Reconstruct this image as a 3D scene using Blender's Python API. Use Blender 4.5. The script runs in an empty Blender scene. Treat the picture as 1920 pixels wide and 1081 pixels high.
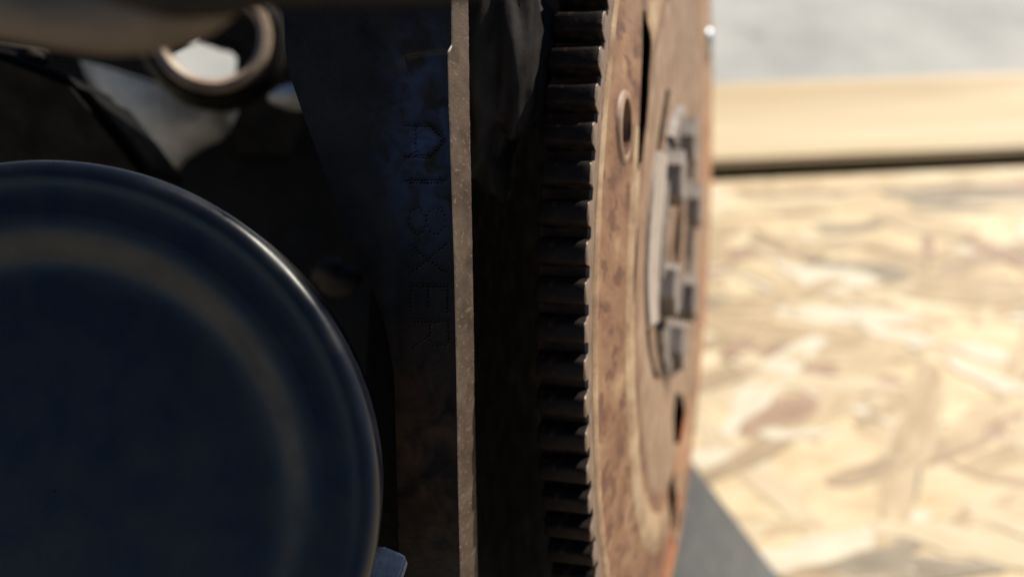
import bpy, bmesh, math, random
import numpy as np
from mathutils import Vector, Matrix, noise

random.seed(7)
rng = np.random.default_rng(7)
scene = bpy.context.scene
R = math.radians

# ------------------------------------------------------------------ camera
CAM_H, PITCH, FPX = 0.42, R(40), 1660.0
cam_data = bpy.data.cameras.new("camera")
cam = bpy.data.objects.new("camera", cam_data)
scene.collection.objects.link(cam)
cam.location = (0, 0, CAM_H)
cam.rotation_euler = (R(90) - PITCH, 0, 0)
cam_data.sensor_width = 36.0
cam_data.lens = FPX / 1920 * 36.0
cam_data.clip_start, cam_data.clip_end = 0.01, 500
cam_data.dof.use_dof = True
cam_data.dof.focus_distance = 0.161
cam_data.dof.aperture_fstop = cam_data.lens / 3.7
cam_data.dof.aperture_blades = 0
scene.camera = cam

# ------------------------------------------------------------------ sky, sun, exposure
SUN = Vector((0.55, 0.50, 0.67)).normalized()
world = bpy.data.worlds.new("World")
scene.world = world
world.use_nodes = True
wt = world.node_tree
sky = wt.nodes.new("ShaderNodeTexSky")
sky.sky_type = 'NISHITA'
sky.sun_disc = False
sky.ozone_density = 4.0
sky.dust_density = 0.3
sky.sun_elevation = math.asin(SUN.z)
sky.sun_rotation = math.atan2(SUN.x, SUN.y)
wt.links.new(sky.outputs[0], wt.nodes["Background"].inputs[0])
wt.nodes["Background"].inputs[1].default_value = 0.05
sd = bpy.data.lights.new("sun", 'SUN')
sd.energy = 4.7
sd.angle = R(0.5)
sd.color = (1.0, 0.93, 0.80)
sun = bpy.data.objects.new("sun", sd)
scene.collection.objects.link(sun)
sun.rotation_euler = (-SUN).to_track_quat('-Z', 'Y').to_euler()
sun.location = SUN * 3
vs = scene.view_settings
vs.view_transform, vs.look, vs.gamma, vs.exposure = 'Standard', 'None', 1, 0.55
vs.use_curve_mapping = False
scene.cycles.max_bounces = 6
scene.cycles.use_denoising = True

# ------------------------------------------------------------------ frames
CR, CU, CF = Vector((1, 0, 0)), Vector((0, math.sin(PITCH), math.cos(PITCH))), Vector((0, math.cos(PITCH), -math.sin(PITCH)))
CAM = Vector((0, 0, CAM_H))
def cw(x, y, z):                       # metres right / up / forward of the lens -> world
    return CAM + CR * x + CU * y + CF * z
# the engine's own axes: X along the crankshaft (out of the flywheel), Y away from us, Z up
nX = (CR * .9542 + CU * -.0497 + CF * -.2951).normalized()
nZ = (CU - nX * nX.dot(CU)).normalized()
nY = nZ.cross(nX)
ORG = cw(.05505, .01542, .30178)       # crank centre in the flywheel's rim plane
ME = Matrix(((nX.x, nY.x, nZ.x, ORG.x), (nX.y, nY.y, nZ.y, ORG.y), (nX.z, nY.z, nZ.z, ORG.z), (0, 0, 0, 1)))
MEI = ME.inverted()
CE = MEI @ CAM
def ray(px, py):
    d = CR * ((px - 960) / FPX) + CU * ((540.5 - py) / FPX) + CF
    return MEI.to_3x3() @ d
def at_x(px, py, X):
    d = ray(px, py); return CE + d * ((X - CE.x) / d.x)
def at_y(px, py, Y0, k=0.0):           # plane Y = Y0 + k Z
    d = ray(px, py); t = (Y0 + k * CE.z - CE.y) / (d.y - k * d.z); return CE + d * t
def at_d(px, py, depth):
    d = ray(px, py); return CE + d * depth
def ground(px, py, z=0.0):
    d = CR * ((px - 960) / FPX) + CU * ((540.5 - py) / FPX) + CF
    return CAM + d * ((z - CAM.z) / d.z)

# ------------------------------------------------------------------ helpers
def link(o): scene.collection.objects.link(o); return o
def thing(name, label, cat, mat=None, group=None):
    o = link(bpy.data.objects.new(name, None)); o.empty_display_size = .01
    if mat is not None: o.matrix_world = mat
    o["label"], o["category"] = label, cat
    if group: o["group"] = group
    return o
def mesh(name, verts, faces, smooth=None):
    me = bpy.data.meshes.new(name)
    me.from_pydata([tuple(v) for v in verts], [], faces)
    me.update()
    if smooth is not None:
        me.polygons.foreach_set("use_smooth", [True] * len(me.polygons))
        me.set_sharp_from_angle(angle=R(smooth))
    return me
def part(name, me, mat, parent=None):
    o = link(bpy.data.objects.new(name, me))
    if mat and not me.materials: me.materials.append(mat)
    if parent: o.parent = parent
    return o
def fix_normals(me):
    bm = bmesh.new(); bm.from_mesh(me)
    bmesh.ops.recalc_face_normals(bm, faces=bm.faces); bm.to_mesh(me); bm.free()
def lathe(name, prof, axis, N=128, smooth=30, close=True, a0=0, a1=2 * math.pi, wob=None):
    """prof: (r, h). axis 'X' (h along X) - revolve about X of the local frame."""
    full = abs(a1 - a0 - 2 * math.pi) < 1e-6
    cols = N if full else N + 1
    V, F = [], []
    for i in range(cols):
        t = a0 + (a1 - a0) * i / N
        for j, (r, h) in enumerate(prof):
            rr = r + (wob(t, j) if wob else 0)
            c, s = rr * math.cos(t), rr * math.sin(t)
            V.append((h, c, s) if axis == 'X' else (c, h, s) if axis == 'Y' else (c, s, h))
    n = len(prof)
    for i in range(N):
        i2 = (i + 1) % cols
        for j in range(n - 1 if not close else n):
            j2 = (j + 1) % n
            F.append((i * n + j, i * n + j2, i2 * n + j2, i2 * n + j))
    if not full and close:
        F.append(tuple(range(n))); F.append(tuple(range((cols - 1) * n, cols * n))[::-1])
    me = mesh(name, V, F); fix_normals(me)
    if smooth is not None:
        me.polygons.foreach_set("use_smooth", [True] * len(me.polygons)); me.set_sharp_from_angle(angle=R(smooth))
    return me
def prism(name, pts, off, bevel=0.0, segs=2, smooth=35):
    """pts: planar 3D outline; off: extrusion vector."""
    bm = bmesh.new()
    vs_ = [bm.verts.new(p) for p in pts]
    f = bm.faces.new(vs_)
    r = bmesh.ops.extrude_face_region(bm, geom=[f])
    bmesh.ops.translate(bm, vec=off, verts=[e for e in r['geom'] if isinstance(e, bmesh.types.BMVert)])
    bmesh.ops.recalc_face_normals(bm, faces=bm.faces)
    if bevel:
        bmesh.ops.bevel(bm, geom=[e for e in bm.edges if len(e.link_faces) == 2 and e.calc_face_angle() > .4],
                        offset=bevel, segments=segs, affect='EDGES', clamp_overlap=True)
    me = bpy.data.meshes.new(name); bm.to_mesh(me); bm.free()
    me.polygons.foreach_set("use_smooth", [True] * len(me.polygons)); me.set_sharp_from_angle(angle=R(smooth))
    return me
def tube(name, pts, rad, sub=10, sides=20, wob=0.0):
    P = [Vector(p) for p in pts]; C = []
    for i in range(len(P) - 1):
        p0, p1, p2, p3 = P[max(i - 1, 0)], P[i], P[i + 1], P[min(i + 2, len(P) - 1)]
        for k in range(sub):
            t = k / sub
            C.append(.5 * (2 * p1 + (p2 - p0) * t + (2 * p0 - 5 * p1 + 4 * p2 - p3) * t * t + (3 * p1 - p0 - 3 * p2 + p3) * t ** 3))
    C.append(P[-1])
    V, F = [], []
    ref = Vector((0.1, 0.3, 1))
    for i, c in enumerate(C):
        d = (C[min(i + 1, len(C) - 1)] - C[max(i - 1, 0)]).normalized()
        a = (ref - d * ref.dot(d)).normalized(); b = d.cross(a); ref = a
        r0 = rad(i / (len(C) - 1)) if callable(rad) else rad
        for s in range(sides):
            t = 2 * math.pi * s / sides
            q = a * math.cos(t) + b * math.sin(t)
            r = r0 * (1 + wob * noise.noise(Vector((i * .15, q.x * 2, q.z * 2))))
            V.append(c + q * r)
    for i in range(len(C) - 1):
        for s in range(sides):
            s2 = (s + 1) % sides
            F.append((i * sides + s, i * sides + s2, (i + 1) * sides + s2, (i + 1) * sides + s))
    F.append(tuple(range(sides))); F.append(tuple(range((len(C) - 1) * sides, len(C) * sides))[::-1])
    me = mesh(name, V, F); fix_normals(me)
    me.polygons.foreach_set("use_smooth", [True] * len(me.polygons)); me.set_sharp_from_angle(angle=R(50))
    return me
def boolean(me, cutters, name):
    """cut closed meshes out of me (objects are temporary)"""
    o = link(bpy.data.objects.new("tmp", me)); cs = []
    for c in cutters:
        co = link(bpy.data.objects.new("tmp_cut", c)); cs.append(co)
        m = o.modifiers.new("b", 'BOOLEAN'); m.operation = 'DIFFERENCE'; m.object = co; m.solver = 'EXACT'
    dg = bpy.context.evaluated_depsgraph_get(); dg.update()
    out = bpy.data.meshes.new_from_object(o.evaluated_get(dg)); out.name = name
    for x in [o] + cs: bpy.data.objects.remove(x)
    out.polygons.foreach_set("use_smooth", [True] * len(out.polygons)); out.set_sharp_from_angle(angle=R(30))
    return out
def interp(tab, x):
    a = np.array(tab, float); return np.interp(x, a[:, 0], a[:, 1])

# ------------------------------------------------------------------ materials
def material(name, cols, scale=60, rough=(.4, .6), metal=0.0, bump=0.0, bump_scale=400, detail=6, stretch=(1, 1, 1),
             coat=0.0, contrast=(.35, .65), spec=.5, speck=None, distort=0.0):
    m = bpy.data.materials.new(name); m.use_nodes = True
    nt = m.node_tree; N, L = nt.nodes, nt.links
    b = N["Principled BSDF"]
    tc = N.new("ShaderNodeTexCoord"); mp = N.new("ShaderNodeMapping"); mp.inputs['Scale'].default_value = stretch
    L.new(tc.outputs['Object'], mp.inputs['Vector'])
    nz = N.new("ShaderNodeTexNoise"); nz.inputs['Scale'].default_value = scale; nz.inputs['Detail'].default_value = detail
    nz.inputs['Roughness'].default_value = .62; nz.inputs['Distortion'].default_value = distort
    L.new(mp.outputs[0], nz.inputs['Vector'])
    cr = N.new("ShaderNodeValToRGB"); el = cr.color_ramp.elements
    k = len(cols)
    el[0].position, el[1].position = contrast
    el[0].color, el[1].color = (*cols[0], 1), (*cols[-1], 1)
    for i in range(1, k - 1):
        e = el.new(contrast[0] + (contrast[1] - contrast[0]) * i / (k - 1)); e.color = (*cols[i], 1)
    L.new(nz.outputs['Fac'], cr.inputs['Fac'])
    col = cr.outputs['Color']
    if speck:                                     # (colour, scale, threshold)
        n2 = N.new("ShaderNodeTexNoise"); n2.inputs['Scale'].default_value = speck[1]; n2.inputs['Detail'].default_value = 4
        L.new(mp.outputs[0], n2.inputs['Vector'])
        r2 = N.new("ShaderNodeValToRGB"); r2.color_ramp.elements[0].position = speck[2]; r2.color_ramp.elements[1].position = min(1, speck[2] + .08)
        L.new(n2.outputs['Fac'], r2.inputs['Fac'])
        mx = N.new("ShaderNodeMix"); mx.data_type = 'RGBA'
        L.new(r2.outputs['Color'], mx.inputs['Factor']); L.new(col, mx.inputs['A']); mx.inputs['B'].default_value = (*speck[0], 1)
        col = mx.outputs['Result']
    L.new(col, b.inputs['Base Color'])
    n3 = N.new("ShaderNodeTexNoise"); n3.inputs['Scale'].default_value = scale * 2.3; n3.inputs['Detail'].default_value = 5
    L.new(mp.outputs[0], n3.inputs['Vector'])
    mr = N.new("ShaderNodeMapRange"); mr.inputs['From Min'].default_value, mr.inputs['From Max'].default_value = .3, .7
    mr.inputs['To Min'].default_value, mr.inputs['To Max'].default_value = rough
    L.new(n3.outputs['Fac'], mr.inputs['Value']); L.new(mr.outputs[0], b.inputs['Roughness'])
    b.inputs['Metallic'].default_value = metal
    b.inputs['Specular IOR Level'].default_value = spec
    b.inputs['Coat Weight'].default_value = coat; b.inputs['Coat Roughness'].default_value = .18
    if bump:
        n4 = N.new("ShaderNodeTexNoise"); n4.inputs['Scale'].default_value = bump_scale; n4.inputs['Detail'].default_value = 5
        L.new(mp.outputs[0], n4.inputs['Vector'])
        bp = N.new("ShaderNodeBump"); bp.inputs['Strength'].default_value = 1; bp.inputs['Distance'].default_value = bump
        L.new(n4.outputs['Fac'], bp.inputs['Height']); L.new(bp.outputs[0], b.inputs['Normal'])
    return m

def add_patch(m, colour, axis, lo, hi, scale, centre=None):
    """a stain or painted sheen of its own colour, noisy edged, growing along one local axis or round a point"""
    nt = m.node_tree; N, L = nt.nodes, nt.links; b = N["Principled BSDF"]
    src = b.inputs['Base Color'].links[0].from_socket
    tc = N.new("ShaderNodeTexCoord")
    if centre is None:
        sp = N.new("ShaderNodeSeparateXYZ"); L.new(tc.outputs['Object'], sp.inputs[0]); val = sp.outputs[axis]
    else:
        mp = N.new("ShaderNodeMapping"); mp.inputs['Location'].default_value = [-c * k for c, k in zip(centre[0], centre[1])]; mp.inputs['Scale'].default_value = centre[1]
        ln = N.new("ShaderNodeVectorMath"); ln.operation = 'LENGTH'
        L.new(tc.outputs['Object'], mp.inputs[0]); L.new(mp.outputs[0], ln.inputs[0]); val = ln.outputs['Value']
    mr = N.new("ShaderNodeMapRange"); mr.inputs['From Min'].default_value, mr.inputs['From Max'].default_value = lo, hi; L.new(val, mr.inputs['Value'])
    nz = N.new("ShaderNodeTexNoise"); nz.inputs['Scale'].default_value = scale; nz.inputs['Detail'].default_value = 6; nz.inputs['Distortion'].default_value = .8
    L.new(tc.outputs['Object'], nz.inputs['Vector'])
    cr = N.new("ShaderNodeMapRange"); cr.inputs['From Min'].default_value, cr.inputs['From Max'].default_value = .38, .62; L.new(nz.outputs['Fac'], cr.inputs['Value'])
    mu = N.new("ShaderNodeMath"); mu.operation = 'MULTIPLY'; L.new(mr.outputs[0], mu.inputs[0]); L.new(cr.outputs[0], mu.inputs[1])
    mx = N.new("ShaderNodeMix"); mx.data_type = 'RGBA'; L.new(mu.outputs[0], mx.inputs['Factor']); L.new(src, mx.inputs['A']); mx.inputs['B'].default_value = (*colour, 1)
    L.new(mx.outputs['Result'], b.inputs['Base Color'])

M = {}
M['rust'] = material("rusty_steel", [(.10, .040, .019), (.18, .083, .042), (.245, .132, .072), (.36, .235, .135)], 95, (.55, .85), .0, .0003, 420, 10, (1, .5, 1), contrast=(.32, .72), speck=((.11, .043, .024), 230, .54))
add_patch(M['rust'], (.46, .145, .06), 'Y', -.015, .05, 16)
add_patch(M['rust'], (.27, .20, .145), 'Z', .035, .09, 70)
M['rust_tan'] = material("rust_tan_ridge", [(.17, .095, .053), (.30, .195, .115), (.42, .305, .19)], 100, (.55, .8), .0, .0003, 420, 9, (1, .5, 1), contrast=(.34, .66))
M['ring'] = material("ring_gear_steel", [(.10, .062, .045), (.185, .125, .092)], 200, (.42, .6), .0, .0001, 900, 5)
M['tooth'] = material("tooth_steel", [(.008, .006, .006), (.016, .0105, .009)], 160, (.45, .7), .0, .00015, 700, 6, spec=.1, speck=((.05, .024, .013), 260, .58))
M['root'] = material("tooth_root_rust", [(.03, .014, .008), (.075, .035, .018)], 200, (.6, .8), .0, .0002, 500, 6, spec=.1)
M['grey_steel'] = material("worn_grey_steel", [(.28, .25, .23), (.42, .385, .355)], 90, (.35, .5), .1, .00008, 700, 5)
M['lip'] = material("worn_bright_steel", [(.30, .245, .21), (.42, .36, .32)], 120, (.45, .6), .05, .0001, 700, 5)
M['bolt'] = material("zinc_bolt", [(.14, .115, .10), (.28, .24, .215)], 150, (.45, .6), .1, .00005, 800, 4)
M['pale'] = material("tan_plate", [(.15, .078, .045), (.24, .145, .093), (.32, .22, .15)], 95, (.45, .65), .0, .00012, 600, 6, contrast=(.32, .66))
M['block'] = material("black_oily_casting", [(.006, .005, .0055), (.016, .013, .012)], 90, (.3, .6), .0, .00010, 900, 6, speck=((.025, .02, .018), 900, .74), spec=.12)
M['flange'] = material("machined_flange_face", [(.050, .034, .024), (.076, .053, .038), (.105, .076, .054)], 220, (.42, .6), .1, .00006, 2600, 8, (1, .4, .9), speck=((.15, .11, .08), 1500, .60))
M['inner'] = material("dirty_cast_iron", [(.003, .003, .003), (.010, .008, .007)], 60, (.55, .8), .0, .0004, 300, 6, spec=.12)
M['cast_brown'] = material("grimy_brown_casting", [(.010, .008, .008), (.022, .018, .016), (.036, .030, .025)], 40, (.6, .8), .0, .0003, 160, 5, spec=.12)
M['cover'] = material("black_painted_steel", [(.002, .0028, .006), (.0038, .005, .010)], 60, (.24, .46), .0, .000014, 1200, 6, spec=.4, speck=((.03, .028, .026), 1500, .70))
M['hose'] = material("dusty_brown_rubber", [(.055, .040, .031), (.105, .08, .062)], 50, (.55, .7), .0, .0002, 300, 5)
M['alu'] = material("cast_aluminium", [(.20, .21, .225), (.34, .35, .365)], 70, (.35, .5), .2, .0003, 300, 5)
M['alu_bore'] = material("machined_bore", [(.25, .17, .12), (.42, .33, .26)], 60, (.4, .6), .0, .0001, 300, 4)
M['tab'] = material("bright_metal_tab", [(.30, .33, .38), (.5, .52, .56)], 300, (.25, .4), .6, .00004, 1200, 4)
M['tab_dark'] = material("sky_tinted_metal_tab", [(.07, .085, .12), (.13, .15, .20)], 300, (.3, .45), .5, .00006, 1200, 4)  # blue of the sky reflection put into the base colour
M['mat'] = material("shadow_sheet", [(.026, .0255, .025), (.042, .041, .040)], 14, (.45, .6), .0, .0004, 90, 5)  # shade put into the colour, for the sheet that stands in for a shadow
M['plank'] = material("pale_lumber", [(.34, .225, .115), (.56, .43, .255), (.66, .545, .36)], 12, (.6, .75), .0, .0004, 60, 7, (.12, 1.4, 1.4), contrast=(.3, .68), distort=.8)
M['concrete'] = material("concrete", [(.31, .305, .29), (.38, .375, .355), (.44, .435, .41)], 5, (.75, .9), .0, .0012, 90, 8, speck=((.26, .255, .24), 14, .66))
M['panel'] = material("strand_board", [(.48, .34, .19), (.64, .49, .29), (.74, .61, .40)], 16, (.6, .75), .0, .0006, 60, 7, (.5, 1.6, 1), distort=1.2)
STR = [[(.43, .31, .175), (.60, .465, .285)], [(.35, .245, .135), (.53, .395, .235)], [(.52, .405, .25), (.66, .535, .36)],
       [(.29, .20, .115), (.46, .335, .205)], [(.27, .155, .095), (.42, .275, .18)], [(.17, .135, .09), (.35, .275, .185)], [(.60, .515, .38), (.70, .62, .48)]]
for i, c in enumerate(STR):
    M['strand%d' % i] = material("wood_strand", c, 40, (.6, .75), .0, .00015, 200, 6, (.22, 1.6, 1), distort=1.5, contrast=(.36, .62))

# ------------------------------------------------------------------ setting
g = part("ground", mesh("ground", [(-60, -60, -.0455), (60, -60, -.0455), (60, 60, -.0455), (-60, 60, -.0455)], [(0, 1, 2, 3)]), M['concrete'])
g["kind"] = "structure"

# board on the floor, its far edge seen as the dark gap
e0, e1 = ground(1345, 338), ground(1920, 312)
ANG = math.atan2(e1.y - e0.y, e1.x - e0.x)
BM = Matrix.Translation((e0.x, e0.y, 0)) @ Matrix.Rotation(ANG, 4, 'Z')
BMI = BM.inverted()
def box_pts(x0, x1, y0, y1, z): return [(x0, y0, z), (x1, y0, z), (x1, y1, z), (x0, y1, z)]
board = thing("osb_board", "large pale strand board lying flat in the sun under the engine", "board", BM)
part("panel", prism("panel", box_pts(-1.0, 1.44, -1.22, 0, -.0215), Vector((0, 0, .0215)), .0012), M['panel'], board)
part("lower_panel", prism("lower_panel", box_pts(-1.0, 1.44, -1.22, -.003, -.045), Vector((0, 0, .0232)), .0012), M['panel'], board)
shapes = []
for k in range(14):
    L_, w_ = random.uniform(.05, .13), random.uniform(.008, .026)
    n = 8; bow = random.uniform(-.006, .006); top, bot = [], []
    for i in range(n):
        x = -L_ / 2 + L_ * i / (n - 1)
        tap = random.uniform(.75, 1.1) if 1 < i < n - 2 else random.uniform(.5, .9) if 0 < i < n - 1 else random.uniform(.08, .5)
        yb = bow * (1 - (2 * i / (n - 1) - 1) ** 2)
        top.append((x + random.uniform(-.003, .003), w_ / 2 * tap + yb + random.uniform(-.0016, .0016)))
        bot.append((x + random.uniform(-.003, .003), -w_ / 2 * tap + yb + random.uniform(-.0016, .0016)))
    ol = [(x, y, 0) for x, y in bot] + [(x, y, 0) for x, y in reversed(top)]
    me = prism("wood_strand", ol, Vector((0, 0, .00022)))
    me.materials.append(M['strand0']); shapes.append(me)
cnt = 0
while cnt < 290:
    x, y = random.uniform(.05, .56), random.uniform(.17, .70)
    q = BMI @ Vector((x, y, 0))
    if q.y > -.012 or (x < .06 + (y - .17) * .12): continue
    me = random.choice(shapes)
    o = link(bpy.data.objects.new("wood_strand", me))
    o.parent = board
    a = random.gauss(.15, .55)
    half = .06 * abs(math.sin(a)) + .016
    if q.y + half > -.001: a = random.gauss(0, .06)
    if q.y + .018 > -.001: q.y = -.02
    o.location = (q.x, q.y, .0001 + .0006 * (cnt / 290))
    o.rotation_euler = (random.uniform(-.006, .006), random.uniform(-.004, .004), a)
    o.material_slots[0].link = 'OBJECT'
    o.material_slots[0].material = M['strand%d' % random.choices(range(7), [5, 5, 5, 3, 1.6, 1.8, 3])[0]]
    cnt += 1

# plank beyond the gap
plank = thing("lumber_plank", "pale smooth lumber plank lying on the concrete beyond the board's far edge", "plank", BM)
pm = prism("plank", [(-1.1, .014, .002), (-1.1, .014, .0105), (-1.1, .158, .0105), (-1.1, .158, .002)], Vector((2.9, 0, 0)), .0028, 4)
part("timber", pm, M['plank'], plank)
part("batten", prism("batten", [(-1.05, .075, -.0452), (-1.05, .075, .0018), (-1.05, .145, .0018), (-1.05, .145, -.0452)], Vector((2.8, 0, 0)), .002, 2), M['inner'], plank)

# added thin dark sheet standing in for a shadow on the board, lower right
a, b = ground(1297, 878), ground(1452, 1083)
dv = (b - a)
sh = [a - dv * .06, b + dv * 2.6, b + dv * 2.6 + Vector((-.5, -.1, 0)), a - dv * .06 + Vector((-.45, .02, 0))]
me = prism("shadow_sheet", [(p.x, p.y, .0034) for p in sh], Vector((0, 0, .0022)), .0008)
o = part("shadow_sheet", me, M['mat'])
o["label"], o["category"] = "shadow on the board at the foot of the flywheel, painted as a dark sheet", "painted shadow"

# ------------------------------------------------------------------ flywheel
fly = thing("flywheel", "rusty brown flywheel disc with toothed rim standing upright beside the engine block", "flywheel", ME)
mm = .001
def arc_cutter(r0, r1, a0, a1, x0, x1, N=24):
    V, F = [], []
    for i in range(N + 1):
        t = a0 + (a1 - a0) * i / N
        e = math.sin(math.pi * i / N) ** .5 if 0 < i < N else .15
        rm, hw = (r0 + r1) / 2, (r1 - r0) / 2 * e
        for x, r in ((x0, rm - hw), (x0, rm + hw), (x1, rm + hw), (x1, rm - hw)):
            V.append((x, r * math.cos(t), r * math.sin(t)))
    for i in range(N):
        for j in range(4):
            F.append((i * 4 + j, i * 4 + (j + 1) % 4, i * 4 + 4 + (j + 1) % 4, i * 4 + 4 + j))
    F.append((3, 2, 1, 0)); F.append(tuple(N * 4 + j for j in range(4)))
    me = mesh("c", V, F); fix_normals(me); return me
def cyl_cutter(y, z, r, x0, x1, N=32):
    V = [(x, y + r * math.cos(2 * math.pi * i / N), z + r * math.sin(2 * math.pi * i / N)) for x in (x0, x1) for i in range(N)]
    F = [(i, (i + 1) % N, N + (i + 1) % N, N + i) for i in range(N)] + [tuple(range(N))[::-1], tuple(range(N, 2 * N))]
    me = mesh("c", V, F); fix_normals(me); return me
def ang(px, py, X=0.0):
    p = at_x(px, py, X); return math.atan2(p.z, p.y), math.hypot(p.y, p.z)

# outer annulus (stamped plate)
top = [(131.5, .25), (130.8, .5), (129.6, 1.0), (128.2, .9), (127.2, .5), (124, .6), (118, 1.1), (112, 1.4), (106, 1.7),
       (102, 2.1), (99, 2.6), (96.5, 2.7), (94, 2.4), (91, 2.1), (89.6, 2.0), (85.1, 1.8)]
prof = [(85.1, 1.4), (89.6, 1.6), (91.2, 1.7), (94, 2.0), (96.5, 2.3), (99, 2.2), (102, 1.7), (106, 1.0), (112, .7), (118, .4), (125.5, -.2), (126, -8), (131.5, -8)] + top
wob = None
plate = lathe("rim_plate", [(r * mm, h * mm) for r, h in prof], 'X', 220, 30)
cuts = []
ha, hr = ang(1161, 229, .0007)
for k in range(3):
    t = ha + k * 2 * math.pi / 3
    cuts.append(cyl_cutter(.1112 * math.cos(t), .1112 * math.sin(t), .0062, -.02, .02))
def px_cutter(poly, x0=-.02, x1=.02, xs=.0012, rot=0.0):
    P = [at_x(x, y, xs) for x, y in poly]
    c, s_ = math.cos(rot), math.sin(rot)
    me = prism("c", [(x0, p.y * c - p.z * s_, p.y * s_ + p.z * c) for p in P], Vector((x1 - x0, 0, 0)), smooth=None or 30); fix_normals(me); return me
SLOT = [(1208, 20), (1212, 20), (1219, 100), (1218, 170), (1213, 240), (1204, 305), (1192, 335), (1190, 320), (1194, 240), (1199, 170), (1204, 100)]
cuts.append(px_cutter(SLOT, xs=.002))
cuts.append(px_cutter([(1253, 876), (1262, 880), (1262, 930), (1258, 990), (1248, 985), (1250, 920)]))
cuts.append(px_cutter([(1186, 425), (1190, 440), (1185, 520), (1180, 575), (1176, 560), (1180, 500)]))
plate = boolean(plate, cuts, "rim_plate")
plate.materials.clear(); plate.materials.append(M['rust']); plate.materials.append(M['rust_tan'])
for p in plate.polygons:
    rr_ = math.hypot(p.center.y, p.center.z); p.material_index = 1 if (.0895 < rr_ < .1005 or .1282 < rr_ < .1305) else 0
part("rim_plate", plate, None, fly)
# raised lip round the bolt holes
for k in range(3):
    t = ha + k * 2 * math.pi / 3
    lip = lathe("hole_lip", [(r * mm, h * mm) for r, h in ((6.3, -1), (6.3, 1.9), (6.9, 2.15), (7.8, 1.9), (8.6, .9), (8.6, -1))], 'X', 40, 40)
    o = part("hole_lip", lip, M['pale'], fly); o.location = (0, .1112 * math.cos(t), .1112 * math.sin(t))
# groove floor between rim plate and centre plate
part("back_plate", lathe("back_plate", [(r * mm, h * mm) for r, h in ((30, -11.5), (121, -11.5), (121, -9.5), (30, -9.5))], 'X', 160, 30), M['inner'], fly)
# centre plate with curved slots
top = [(85, 1.5), (84.3, 1.8), (82.5, 2.0), (78, 2.0), (70, 1.7), (63, 1.4), (58, 1.0), (54, .6), (42, .4)]
prof = [(42, -.5), (54, -.3), (58, .1), (63, .6), (70, 1.0), (78, 1.5), (82.5, 1.5), (85, 1.1)] + top
cp = lathe("centre_plate", [(r * mm, h * mm) for r, h in prof], 'X', 200, 30)
cuts = [px_cutter([(1249, 166), (1260, 172), (1255, 215), (1249, 262), (1245, 283), (1229, 283), (1235, 240), (1242, 200)], -.02),
        px_cutter([(1208, 618), (1219, 616), (1225, 660), (1233, 690), (1241, 708), (1233, 716), (1223, 697), (1212, 655)], -.02),
        px_cutter([(1268, 736), (1277, 740), (1283, 780), (1286, 832), (1260, 830), (1262, 780)]),
        px_cutter([(1208, 20), (1212, 20), (1219, 100), (1217, 170), (1212, 240), (1203, 305), (1192, 335), (1190, 320), (1194, 240), (1199, 170), (1204, 100)], xs=.002)]
cp = boolean(cp, cuts, "centre_plate")
part("centre_plate", cp, M['pale'], fly)
# bright worn arc between the slots
P = [at_x(x, y, .0012) for x, y in ((1228, 282), (1217, 340), (1209, 420), (1204, 500), (1205, 560), (1209, 612), (1226, 606), (1226, 540), (1230, 460), (1236, 380), (1244, 288))]
lipm = prism("hub_lip", [(.0005, p.y, p.z) for p in P], Vector((.0022, 0, 0)), .0006, 2)
part("hub_lip", lipm, M['lip'], fly)
# hub
hub = lathe("hub", [(r * mm, h * mm) for r, h in ((13, -14), (42.5, -14), (42.5, .2), (41.5, .4), (24, .4), (22.5, 1.6), (14, 1.6), (13, .8))], 'X', 96, 30)
hub = boolean(hub, [cyl_cutter(.033 * math.cos(1.0 + k * math.pi / 3), .033 * math.sin(1.0 + k * math.pi / 3), .0050, -.008, .01) for k in range(6)], "hub")
part("hub", hub, M['pale'], fly)
ringm = lathe("hub_ring", [(r * mm, h * mm) for r, h in ((39.5, -2), (46.0, -2), (46.0, .9), (45.4, 2.4), (44.6, 2.8), (40.6, 2.8), (39.9, 2.4), (39.5, 1.6))], 'X', 96, 30)
ringm = boolean(ringm, [cyl_cutter(.0425 * math.cos(.48 + k * math.pi / 3), .0425 * math.sin(.48 + k * math.pi / 3), .0085, -.008, .01) for k in range(6)], "hub_ring")
part("hub_ring", ringm, M['bolt'], fly)
part("crank_end", lathe("crank_end", [(r * mm, h * mm) for r, h in ((.5, -13), (12.6, -13), (12.6, -3), (11.5, -2.2), (.5, -2.2))], 'X', 48, 30), M['grey_steel'], fly)
# hub bolts
def hexbolt(name, r_hex, h, flange=True):
    V, F = [], []
    prof = [(1.28, 0), (1.28, .14), (1.05, .24)] if flange else []
    N = 24
    def ring(x, f): 
        for i in range(N):
            t = 2 * math.pi * i / N; rr = f(t); V.append((x, rr * math.cos(t), rr * math.sin(t)))
    hexf = lambda s: (lambda t: r_hex * s * math.cos(math.pi / 6) / math.cos((t % (math.pi / 3)) - math.pi / 6))
    rings = 0
    for q, x in ((1.28, 0), (1.28, .13), (1.08, .2)): ring(x * h, lambda t, q=q: r_hex * q); rings += 1
    ring(.22 * h, hexf(.99)); ring(.9 * h, hexf(.99)); ring(h, hexf(.88)); ring(h * .93, lambda t: r_hex * .62); ring(h * .9, lambda t: r_hex * .3); rings += 5
    for k in range(rings - 1):
        for i in range(N): F.append((k * N + i, k * N + (i + 1) % N, (k + 1) * N + (i + 1) % N, (k + 1) * N + i))
    F.append(tuple(range(N))[::-1]); F.append(tuple(range((rings - 1) * N, rings * N)))
    return mesh(name, V, F, 30)
hb = hexbolt("hub_bolt", .0088, .0058); hb.materials.append(M['bolt'])
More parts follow.
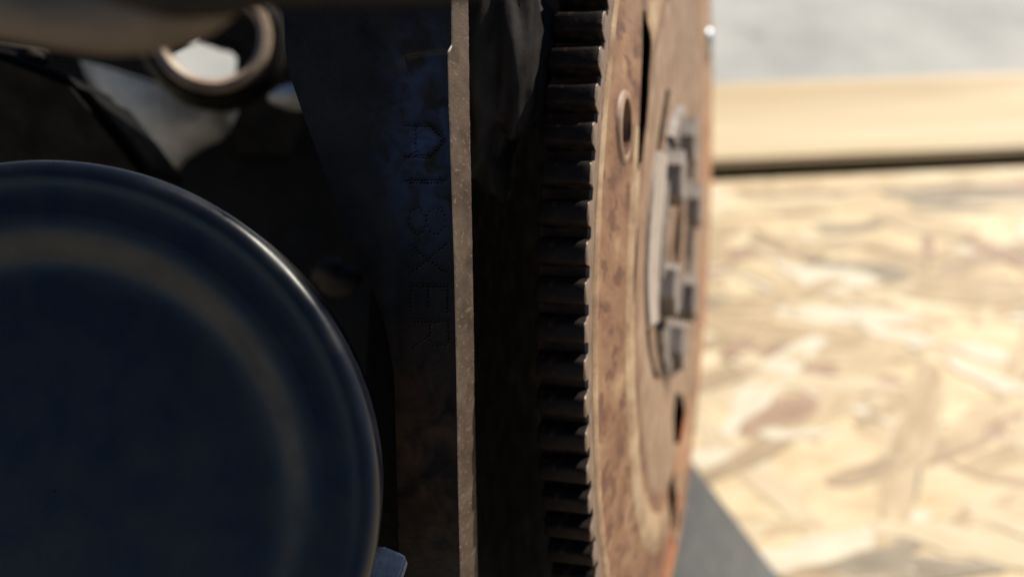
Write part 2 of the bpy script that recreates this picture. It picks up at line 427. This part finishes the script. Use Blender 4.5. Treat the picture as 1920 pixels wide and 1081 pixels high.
for k in range(6):
    t = math.pi / 2 + k * math.pi / 3 - .05
    o = link(bpy.data.objects.new("hub_bolt", hb)); o.parent = fly
    o.location = (.0002, .0345 * math.cos(t), .0345 * math.sin(t)); o.rotation_euler = (random.uniform(0, 1), 0, 0)
# small bright rivets on the outer plate
rv = lathe("rivet", [(r * mm, h * mm) for r, h in ((.01, -1), (5.2, -1), (5.2, 1.2), (4.6, 2.3), (3, 3.0), (.01, 3.3))], 'X', 24, 40, close=False); rv.materials.append(M['tab'])
ra, rr = ang(1326, 50, .001)
for k in range(1):
    t = ra
    o = link(bpy.data.objects.new("rivet", rv)); o.parent = fly
    o.location = (.0012, min(rr, .106) * math.cos(t), min(rr, .106) * math.sin(t))
# ring gear with separate teeth
rg = part("ring_gear", lathe("ring_gear", [(r * mm, h * mm) for r, h in ((122, -10), (134.0, -10), (134.3, -9.6), (134.3, -.1), (134.1, .1), (131.52, -.1), (131.52, -8.05), (122, -8.05))], 'X', 222, 30), M['root'], fly)
part("rim_band", lathe("rim_band", [(r * mm, h * mm) for r, h in ((131.55, -.4), (134.35, -.4), (134.4, .36), (131.55, .46))], 'X', 222, 40), M['ring'], fly)
NT = 111
def tooth_mesh():
    sec = [(134.0, 3.05), (135.0, 2.65), (136.4, 2.35), (137.4, 2.15), (137.85, 1.75), (138.0, .9)]      # radius, half width
    rows = []
    xs = [(-9.8, .85), (-9.2, 1), (-1.3, 1), (.2, .98), (.42, .92)]
    V, F = [], []
    for x, f in xs:
        pts = []
        for r, w in sec: pts.append((r - (1 - f) * 3.2 * (r - 134) / 4, -w * (.55 + .45 * f)))
        for r, w in reversed(sec): pts.append((r - (1 - f) * 3.2 * (r - 134) / 4, w * (.55 + .45 * f) * .95))
        V += [(x * mm, -r * mm, z * mm) for r, z in pts]
    n = len(sec) * 2
    for i in range(len(xs) - 1):
        for j in range(n - 1): F.append((i * n + j, i * n + j + 1, (i + 1) * n + j + 1, (i + 1) * n + j))
    F.append(tuple(range(n))); F.append(tuple(range((len(xs) - 1) * n, len(xs) * n))[::-1])
    me = mesh("tooth", V, F); fix_normals(me)
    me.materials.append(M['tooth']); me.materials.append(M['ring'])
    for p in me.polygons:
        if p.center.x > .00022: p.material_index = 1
    me.polygons.foreach_set("use_smooth", [True] * len(me.polygons)); me.set_sharp_from_angle(angle=R(50))
    return me
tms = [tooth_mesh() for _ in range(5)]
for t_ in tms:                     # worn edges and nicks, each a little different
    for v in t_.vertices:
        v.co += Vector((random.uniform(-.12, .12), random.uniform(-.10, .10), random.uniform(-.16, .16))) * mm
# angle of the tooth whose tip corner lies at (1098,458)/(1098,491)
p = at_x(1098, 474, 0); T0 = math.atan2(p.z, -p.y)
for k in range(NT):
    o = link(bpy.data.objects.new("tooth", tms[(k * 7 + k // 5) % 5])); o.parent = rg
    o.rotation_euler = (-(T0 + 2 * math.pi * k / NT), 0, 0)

# ------------------------------------------------------------------ engine block
eng = thing("engine_block", "black oily engine block with a machined flange edge and dot stamped code", "engine", ME)
XF = (MEI @ cw(-.0101, 0, .160)).x
# flange: left (front) edge and right edge of the machined strip, both in the plane X = XF
EDGE_L = [(-260, 846), (0, 848), (84, 848), (97, 841), (200, 843), (350, 848), (500, 853), (700, 857), (900, 860), (1081, 864), (1340, 869)]
EDGE_R = [(-260, 875), (0, 878), (200, 880.5), (400, 884.5), (600, 888), (800, 890.5), (1081, 896), (1340, 899)]
q0, q1 = at_x(846, 0, XF), at_x(863, 1081, XF)
KZ = (q0.y - q1.y) / (q0.z - q1.z); Y0 = q0.y - KZ * q0.z
LEFT = [(-260, 520), (0, 531), (100, 536), (150, 546), (220, 570), (330, 611), (440, 652), (520, 690), (600, 720), (700, 737), (1081, 747), (1340, 752)]
# stamped code, tops of the characters to the right, read downwards
dots = []
def stroke(p, q, n):
    for i in range(n):
        t = i / max(1, n - 1)
        dots.append((p[0] + (q[0] - p[0]) * t + random.uniform(-.7, .7), p[1] + (q[1] - p[1]) * t + random.uniform(-.7, .7), random.uniform(.75, 1.15)))
def curve(pts):
    for x, y in pts: dots.append((x + random.uniform(-.6, .6), y + random.uniform(-.6, .6), random.uniform(.75, 1.1)))
stroke((756, 234), (806, 235), 9); stroke((756, 290), (807, 290), 9); stroke((758, 293), (804, 294), 8)         # A
stroke((777, 243), (777, 282), 6); stroke((811, 241), (832, 259), 5); stroke((832, 265), (811, 285), 5); dots.append((827, 262, 1.2))
stroke((757, 336), (832, 336), 13); stroke((760, 341), (826, 341), 11); stroke((824, 331), (833, 337), 2)      # 1
for cx, rx, ry, n in ((780, 16, 24, 13), (815, 18, 24, 14)):                                                    # 8
    curve([(cx + rx * math.cos(2 * math.pi * i / n), 413 + ry * math.sin(2 * math.pi * i / n)) for i in range(n)])
stroke((767, 460), (833, 510), 12); stroke((833, 458), (767, 512), 12)                                          # X
stroke((766, 536), (836, 536), 12); stroke((836, 542), (837, 583), 7); stroke((800, 542), (801, 572), 5); stroke((768, 543), (768, 580), 6)   # E
stroke((770, 602), (838, 602), 12); stroke((838, 608), (839, 640), 6); stroke((803, 608), (804, 636), 5); stroke((833, 646), (810, 646), 4); stroke((800, 630), (772, 650), 6)  # R
DX = np.array(dots)

vr = sorted(set(list(range(-260, 215, 7)) + list(np.arange(215, 668, 1.25)) + list(range(668, 1341, 8)) + [84, 90, 95, 97, 99, 101, 103, 106, 110]))
V, cols = [], None
uL = np.linspace(0, 1, 26)[:-1]
uR = np.linspace(0, 1, 96)
def pad_off(px, py):
    """milled pad set 0.5 mm below the rough face"""
    arc = 97 + ((845 - np.minimum(px, 845)) / 100.0) ** 2 * 14
    top = 1 / (1 + np.exp(-(py - arc) / 1.2))
    left = np.clip((px - 712) / 34, 0, 1); left = left * left * (3 - 2 * left)
    soft = np.clip((py - arc) / (4 + np.maximum(0, 770 - px) * .8), 0, 1)
    return .00055 * left * np.maximum(top * (px > 760), soft)
for v in vr:
    xl, xr = float(interp(LEFT, v)), float(interp(EDGE_L, v)) - 1.6
    xm = min(max(xl + 10, 738), xr - 20)
    xs = np.concatenate([xl + (xm - xl) * uL, xm + (xr - xm) * uR])
    off = pad_off(xs, np.full_like(xs, v))
    d = np.hypot(xs[:, None] - DX[None, :, 0], v - DX[None, :, 1])
    rr_ = 2.15 * DX[None, :, 2]
    off = off + (.00028 * np.exp(-(d / rr_) ** 2 * 1.6) - .00011 * np.exp(-((d - rr_ * 1.5) / 1.1) ** 2)).sum(1)
    for i, x in enumerate(xs):
        p = at_y(x, v, Y0, KZ)
        n_ = noise.noise(p * 160) * .00012 + noise.noise(p * 700) * .00003
        e = min(1, i / 5.0); edge = .0000 * (1 - e) ** 2          # rounded left edge
        V.append((p.x, p.y + float(off[i]) + n_ + edge, p.z))
nc = len(uL) + len(uR)
F = [(i * nc + j, i * nc + j + 1, (i + 1) * nc + j + 1, (i + 1) * nc + j) for i in range(len(vr) - 1) for j in range(nc - 1)]
nb = len(V)                                   # side wall going back from the left edge
for i in range(len(vr)):
    x, y, z = V[i * nc]; V.append((x + .0004, y + .003, z)); V.append((x + .002, y + .022, z))
for i in range(len(vr) - 1):
    a_, b_ = nb + i * 2, nb + i * 2 + 2
    F.append((i * nc, (i + 1) * nc, b_, a_)); F.append((a_, b_, b_ + 1, a_ + 1))
me = mesh("flange_side", V, F); fix_normals(me)
me.polygons.foreach_set("use_smooth", [True] * len(me.polygons)); me.set_sharp_from_angle(angle=R(50))
fs = part("flange_side", me, M['block'], eng)
pc = at_y(800, 262, Y0, KZ)
fm = M['block'].copy(); fm.name = "oily_casting_painted_sheen"
add_patch(fm, (.030, .044, .088), 'Y', .0175, .002, 210, ((pc.x, pc.y, pc.z), (1.5, .3, .72)))  # blue sky sheen painted into the colour over the wiped oil
pc = at_y(800, 860, Y0, KZ)
add_patch(fm, (.055, .030, .019), 'Y', .024, .006, 140, ((pc.x, pc.y, pc.z), (1.2, .3, .8)))
me.materials[0] = fm
# machined strip
sv = np.arange(-260, 1341, 3.0)
V, F = [], []
K = 14
for v in sv:
    l, r_ = float(interp(EDGE_L, v)), float(interp(EDGE_R, v))
    r_ += .5 * noise.noise(Vector((v * .045, 3, 1))) + .5 * noise.noise(Vector((v * .16, 7, 1)))
    pl = at_x(l, v, XF); pr = at_x(r_, v, XF)
    pe = at_y(l - 1.6, v, Y0 + .0003, KZ)
    row = [Vector((pe.x, pe.y + (float(pad_off(np.array([l - 3.]), np.array([v]))[0])), pe.z)), Vector((XF - .0002, pl.y + .0001, pl.z))]
    for i in range(K):
        t = i / (K - 1); p = pl.lerp(pr, t)
        row.append(Vector((XF + noise.noise(p * 900) * .00003, p.y + .00035 * (1 - t), p.z)))
    row += [Vector((XF - .0004, pr.y + .0004, pr.z)), Vector((XF - .004, pr.y + .0012, pr.z)), Vector((XF - .012, pr.y + .002, pr.z))]
    V += row
nr = K + 5
F = [(i * nr + j, i * nr + j + 1, (i + 1) * nr + j + 1, (i + 1) * nr + j) for i in range(len(sv) - 1) for j in range(nr - 1)]
me = mesh("flange_face", V, F); fix_normals(me)
me.polygons.foreach_set("use_smooth", [True] * len(me.polygons)); me.set_sharp_from_angle(angle=R(40))
o = part("flange_face", me, M['flange'], eng); o["label"] = "narrow machined grey brown flange face"
# rear wall behind the flywheel and side wall of the block, meeting at a corner
yn = Y0 + .018
zmin = -.215
wall = prism("rear_wall", [(XF - .010, yn, zmin), (XF - .010, .12, zmin), (XF - .026, .12, zmin), (XF - .026, yn, zmin)], Vector((0, 0, .40)), .003)
part("rear_wall", wall, M['inner'], eng)
side = prism("crankcase", [(XF - .0265, Y0 + .150, zmin), (XF - .0265, .19, zmin), (-.30, .19, zmin), (-.30, Y0 + .150, zmin)], Vector((0, 0, at_d(400, 200, .33).z - zmin)), .004)
part("crankcase", side, M['inner'], eng)
# lumpy casting between flange and teeth, top
def lump(name, ctr, size, mat, amp=.25, seed=0, sub=4):
    bm = bmesh.new(); bmesh.ops.create_icosphere(bm, subdivisions=sub, radius=1)
    for v in bm.verts:
        n_ = noise.fractal(v.co * 1.15 + Vector((seed, 0, 0)), 1.0, 2.0, 4)
        v.co *= 1 + amp * n_
        v.co = Vector((v.co.x * size[0], v.co.y * size[1], v.co.z * size[2])) + Vector(ctr)
    me = bpy.data.meshes.new(name); bm.to_mesh(me); bm.free()
    me.polygons.foreach_set("use_smooth", [True] * len(me.polygons))
    return part(name, me, mat, eng)
lump("casting_rib", at_d(940, 40, .182), (.0085, .010, .030), M['cast_brown'], .30, 3, 5)
lump("casting_rib", at_d(1000, 120, .186), (.0050, .008, .017), M['cast_brown'], .35, 9)
lump("casting_rib", at_d(925, 265, .190), (.0050, .008, .012), M['cast_brown'], .35, 14)
# dark casting, far left, with a sunlit top edge
P = [at_d(x, y, .212 + .00008 * y) for x, y in ((-160, 60), (0, 92), (70, 118), (140, 146), (215, 235), (285, 325), (300, 420), (-160, 420))]
me = prism("side_casting", P, MEI.to_3x3() @ (CF * .03), .003, 4, 60)
part("side_casting", me, M['inner'], eng)
for P in ([(424, 300), (440, 120), (440, 88), (400, 82), (356, 66), (352, -220), (660, -220), (660, 300)], [(285, 300), (285, 100), (345, 62), (345, -220), (-260, -220), (-260, 300)]):
    me = prism("upper_casting", [at_d(x, y, .335) for x, y in P], MEI.to_3x3() @ (CF * .012), .002, 2)
    part("upper_casting", me, M['inner'], eng)
lump("casting_knob", at_d(14, 112, .235), (.012, .008, .004), M['cast_brown'], .3, 31, 4)
lump("casting_knob", at_d(632, 520, .25), (.008, .005, .005), M['cast_brown'], .3, 21, 3)
lump("casting_knob", at_d(575, 182, .28), (.012, .008, .004), M['alu'], .2, 5, 3)

# ------------------------------------------------------------------ aluminium bracket with bore
bp = at_d(395, 60, .29)
axis_w = (CAM - ME @ bp).normalized() + CU * .22 - CR * .12; axis_w.normalize()
zc = axis_w; xc = (CR - zc * zc.dot(CR)).normalized(); yc = zc.cross(xc)
pw = ME @ bp
MB = Matrix(((xc.x, yc.x, zc.x, pw.x), (xc.y, yc.y, zc.y, pw.y), (xc.z, yc.z, zc.z, pw.z), (0, 0, 0, 1)))
brk = thing("mount_bracket", "grey aluminium mounting bracket with a sunlit round bore behind the hose", "bracket", MB)
a0, a1 = R(0), R(360)
bore = lathe("bore_ring", [(r * mm, h * mm) for r, h in ((14.8, -14), (14.8, -2.2), (16.6, 0), (19.0, -.6), (19.4, -2), (19.4, -14))], 'Z', 60, 30, a0=a0, a1=a1)
part("bore_ring", bore, M['alu_bore'], brk)
collar = lathe("collar", [(r * mm, h * mm) for r, h in ((19.5, -14), (19.5, -4), (21, -3.4), (23, -5), (24, -9), (24, -14))], 'Z', 60, 40, a0=a0, a1=a1)
part("collar", collar, M['block'], brk)
# flared arm below the collar
ARM = [(168, 149, 448), (190, 160, 440), (220, 181, 432), (240, 198, 415), (262, 216, 378), (285, 238, 352), (310, 260, 336), (330, 279, 318), (344, 292, 305)]
V, F = [], []; NS = 32
for y, xl, xr in ARM:
    for i in range(NS):
        t = 2 * math.pi * i / NS
        hw = (xr - xl) / 2
        p_ = at_d((xl + xr) / 2 + hw * math.cos(t), y + (344 - y) / 176 * 48 * (math.cos(t) - .2), .318 - hw / FPX * .318 * .5 * math.sin(t) + (y - 168) / 176 * .004)
        V.append(MB.inverted() @ (ME @ p_))
for k in range(len(ARM) - 1):
    for i in range(NS): F.append((k * NS + i, k * NS + (i + 1) % NS, (k + 1) * NS + (i + 1) % NS, (k + 1) * NS + i))
F.append(tuple(range(NS))); F.append(tuple(range((len(ARM) - 1) * NS, len(ARM) * NS))[::-1])
me = mesh("arm", V, F); fix_normals(me)
me.polygons.foreach_set("use_smooth", [True] * len(me.polygons)); me.set_sharp_from_angle(angle=R(80))
part("arm", me, M['alu'], brk)

# ------------------------------------------------------------------ round black cover
RC = .0573
cwp = cw(-.0797, -.0353, .150)
MC = Matrix(((CR.x, CF.x, CU.x, cwp.x), (CR.y, CF.y, CU.y, cwp.y), (CR.z, CF.z, CU.z, cwp.z), (0, 0, 0, 1)))
cov = thing("round_cover", "large round black painted metal cover with raised rim and dished centre", "cover", MC)
s_ = RC / 59.0
# profile: radius, height towards us (-Y)
cprof = [(57.6, -14), (58.6, -4.0), (59.0, -2.2), (58.9, -1.1), (58.4, -.1), (57.6, .6), (56.6, .85), (55.6, .7), (54.7, .35), (53.6, .05), (52.0, -.05), (49.6, 0), (50.5, -.03)]
h_, r_p = -.03, 50.5
for r_ in np.arange(50.0, 30, -.5):
    h_ -= .5 * math.tan(R(31) * math.exp(-((r_ - 43.6) / 4.0) ** 2)); cprof.append((float(r_), h_))
cprof += [(26, h_ - .12), (18, h_ - .25), (9, h_ - .33), (.3, h_ - .35)]
me = lathe("cover_shell", [(r * s_, -h * s_) for r, h in cprof], 'Y', 200, 60, close=False)
part("cover_shell", me, M['cover'], cov)

# ------------------------------------------------------------------ metal tab
P = [at_d(x, y, .156) for x, y in ((676, 1150), (690, 1060), (699, 1026), (716, 1021), (752, 1036), (762, 1042), (760, 1052), (742, 1110), (738, 1150))]
me = prism("metal_tab", P, MEI.to_3x3() @ ((CF * .8 - CU * .5) * .0035), .0004, 2)
o = part("metal_tab", me, M['tab_dark']); o.matrix_world = ME
o["label"], o["category"] = "small bright metal tab sticking up between the round cover and the flange", "tab"

# ------------------------------------------------------------------ hose across the top left
hp = [(-420, -130), (-180, -50), (40, -8), (200, 14), (320, -4), (410, -62), (500, -120), (640, -190), (900, -260)]
me = tube("hose", [at_d(x, y, .090) for x, y in hp], lambda t: .0047, 12, 24, .05)
o = part("hose", me, M['hose']); o.matrix_world = ME
o["label"], o["category"] = "brown dusty hose sagging across the top left corner in front of the bracket", "hose"

pp = [(60, -150), (190, -62), (300, -22), (400, -22), (500, -38), (620, -44), (800, -47), (1000, -70)]
me = tube("pipe", [at_d(x, y, .086) for x, y in pp], lambda t: .0027, 12, 24, .04)
o = part("pipe", me, M['block']); o.matrix_world = ME
o["label"], o["category"] = "thin black pipe along the top edge just above the brown hose", "pipe"
